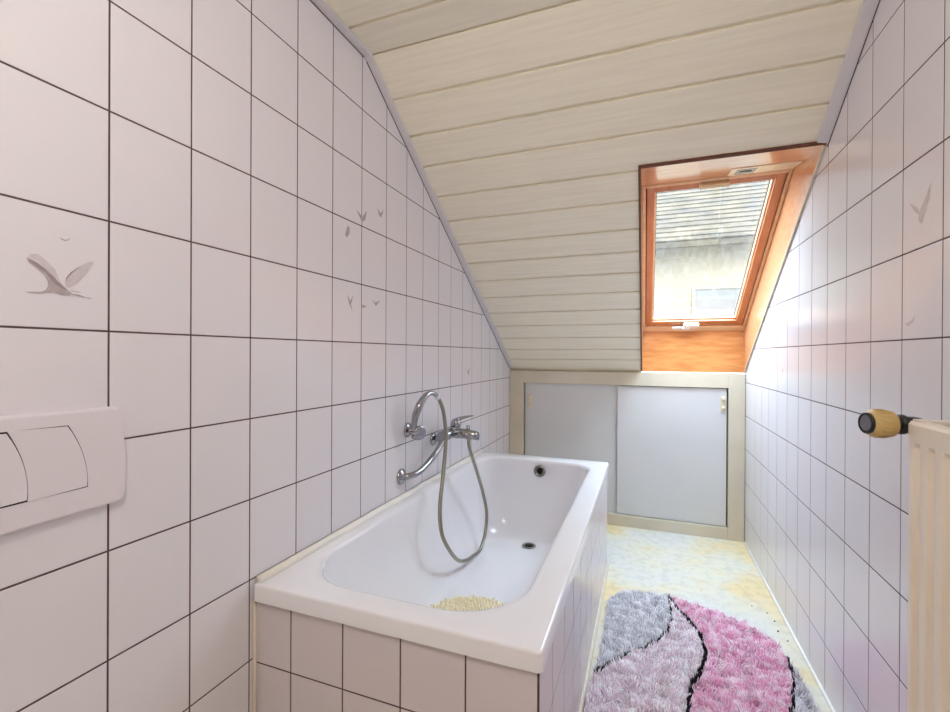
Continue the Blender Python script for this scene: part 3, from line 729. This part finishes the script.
# ------------------------------------------------------------------ added fill lamp: unseen globe behind the viewpoint that brightens the room
lamp = empty('fill_lamp',(-.12,-.15,ZC)); tag(lamp,'added fill lamp out of view, a round opal globe below the flat part of the ceiling','lamp')
MB().lathe([(.05,0),(.05,-.02),(.035,-.035),(.008,-.04),(.006,-.05),(.006,-.06),(.035,-.065),(.035,-.10)],Matrix.Translation((-.12,-.15,ZC)),0,30).build('fill_lamp_base','white_metal',lamp)
me_ = bpy.data.materials.new('fill_lamp_glow'); me_.use_nodes=True
pe = me_.node_tree.nodes['Principled BSDF']; pe.inputs['Base Color'].default_value=(.9,.88,.85,1); pe.inputs['Emission Color'].default_value=(1.0,.955,.92,1); pe.inputs['Emission Strength'].default_value=26
M['opal']=me_
MB().lathe([(.13*math.sin(math.radians(a)),-.205+.13*math.cos(math.radians(a))) for a in range(12,181,12)],Matrix.Translation((-.12,-.15,ZC)),0,32).build('fill_lamp_globe','opal',lamp)

# ------------------------------------------------------------------ outside: neighbour's house and ground
nh = empty('neighbouring_house',(1.5,12,-3.5)); tag(nh,'pale house with a grey brown tiled roof seen through the skylight','house')
HY = 11.0
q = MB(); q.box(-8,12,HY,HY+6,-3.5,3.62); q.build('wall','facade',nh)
q = MB()
nrow=36; run=.2
for k in range(nrow):    # courses of roof tiles, each lapping the one below
    y0=HY-.5+k*run; z0=3.52+k*run*.78
    vs=[(-8.6,y0,z0+.016),(12.6,y0,z0+.016),(12.6,y0+run+.05,z0+run*.78+.02),(-8.6,y0+run+.05,z0+run*.78+.02),(-8.6,y0,z0),(12.6,y0,z0)]
    q.add(vs,[(0,1,2,3),(4,5,1,0)],0)
    n_=84
    for j in range(n_):
        x=-8.6+21.2*(j+.5*(k%2))/n_; q.box(x,x+.06,y0-.004,y0+run,0,.0) if False else None
q.box(-8.6,12.6,HY-.5,HY-.46,3.40,3.56)
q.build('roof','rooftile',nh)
for (x0,x1,z0,z1) in ((1.0,2.1,1.35,2.55),(3.6,4.9,1.35,2.55),(-2,-.9,1.35,2.55),(3.9,4.7,2.85,3.3)):
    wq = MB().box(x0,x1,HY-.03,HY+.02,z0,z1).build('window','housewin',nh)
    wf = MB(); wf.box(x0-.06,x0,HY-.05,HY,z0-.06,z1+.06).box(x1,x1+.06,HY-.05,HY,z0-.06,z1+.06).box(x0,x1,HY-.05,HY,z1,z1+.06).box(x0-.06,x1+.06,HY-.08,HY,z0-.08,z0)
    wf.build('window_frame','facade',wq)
tag(MB().box(-30,30,3.6,60,-3.7,-3.5).build('ground','ground'),kind='structure')

# ------------------------------------------------------------------ light
wd = bpy.data.worlds.new('sky'); S.world = wd; wd.use_nodes = True
nt = wd.node_tree; bg = nt.nodes['Background']
bg.inputs['Strength'].default_value = 25.0
_tc = nt.nodes.new('ShaderNodeTexCoord'); _sx = nt.nodes.new('ShaderNodeSeparateXYZ'); _rp = nt.nodes.new('ShaderNodeValToRGB')
nt.links.new(_tc.outputs['Generated'], _sx.inputs[0]); nt.links.new(_sx.outputs['Z'], _rp.inputs[0]); nt.links.new(_rp.outputs[0], bg.inputs['Color'])
_e = _rp.color_ramp.elements   # overcast sky: the zenith three times as bright as the horizon
_e[0].position = 0; _e[0].color = (.225,.285,.34,1); _e[1].position = 1; _e[1].color = (.68,.845,1.0,1)
pd = bpy.data.lights.new('skylight_portal','AREA'); pd.shape='RECTANGLE'; pd.size=.50; pd.size_y=1.06; pd.cycles.is_portal = True
po = bpy.data.objects.new('skylight_portal', pd); COL.objects.link(po)
cpt = TWm @ V((.266,.84,DF+.085)); po.matrix_world = Matrix.Translation(cpt) @ Matrix(((1,0,0,0),(0,ES.y,EN.y,0),(0,ES.z,EN.z,0),(0,0,0,1))) @ Matrix.Identity(4)

# ------------------------------------------------------------------ camera
yaw, pitch, roll = .36, -.0027, .0051
F=V((-math.sin(yaw),math.cos(yaw),0)); R=V((math.cos(yaw),math.sin(yaw),0)); U=V((0,0,1))
F2=F*math.cos(pitch)+U*math.sin(pitch); U2=U*math.cos(pitch)-F*math.sin(pitch)
R3=R*math.cos(roll)+U2*math.sin(roll); U3=U2*math.cos(roll)-R*math.sin(roll)
cam = bpy.data.cameras.new('camera'); co = bpy.data.objects.new('camera',cam); COL.objects.link(co)
cam.sensor_width=36; cam.lens=454.08*36/950; cam.clip_start=.02; cam.clip_end=200
co.matrix_world = Matrix(((R3.x,U3.x,-F2.x,0),(R3.y,U3.y,-F2.y,0),(R3.z,U3.z,-F2.z,1.1054),(0,0,0,1)))
S.camera = co
S.view_settings.view_transform='Standard'; S.view_settings.look='None'; S.view_settings.gamma=1
S.view_settings.use_curve_mapping=False; S.view_settings.exposure = 0.12
S.cycles.use_denoising=True
S.cycles.max_bounces=14; S.cycles.diffuse_bounces=8; S.cycles.glossy_bounces=6; S.cycles.sample_clamp_indirect=8
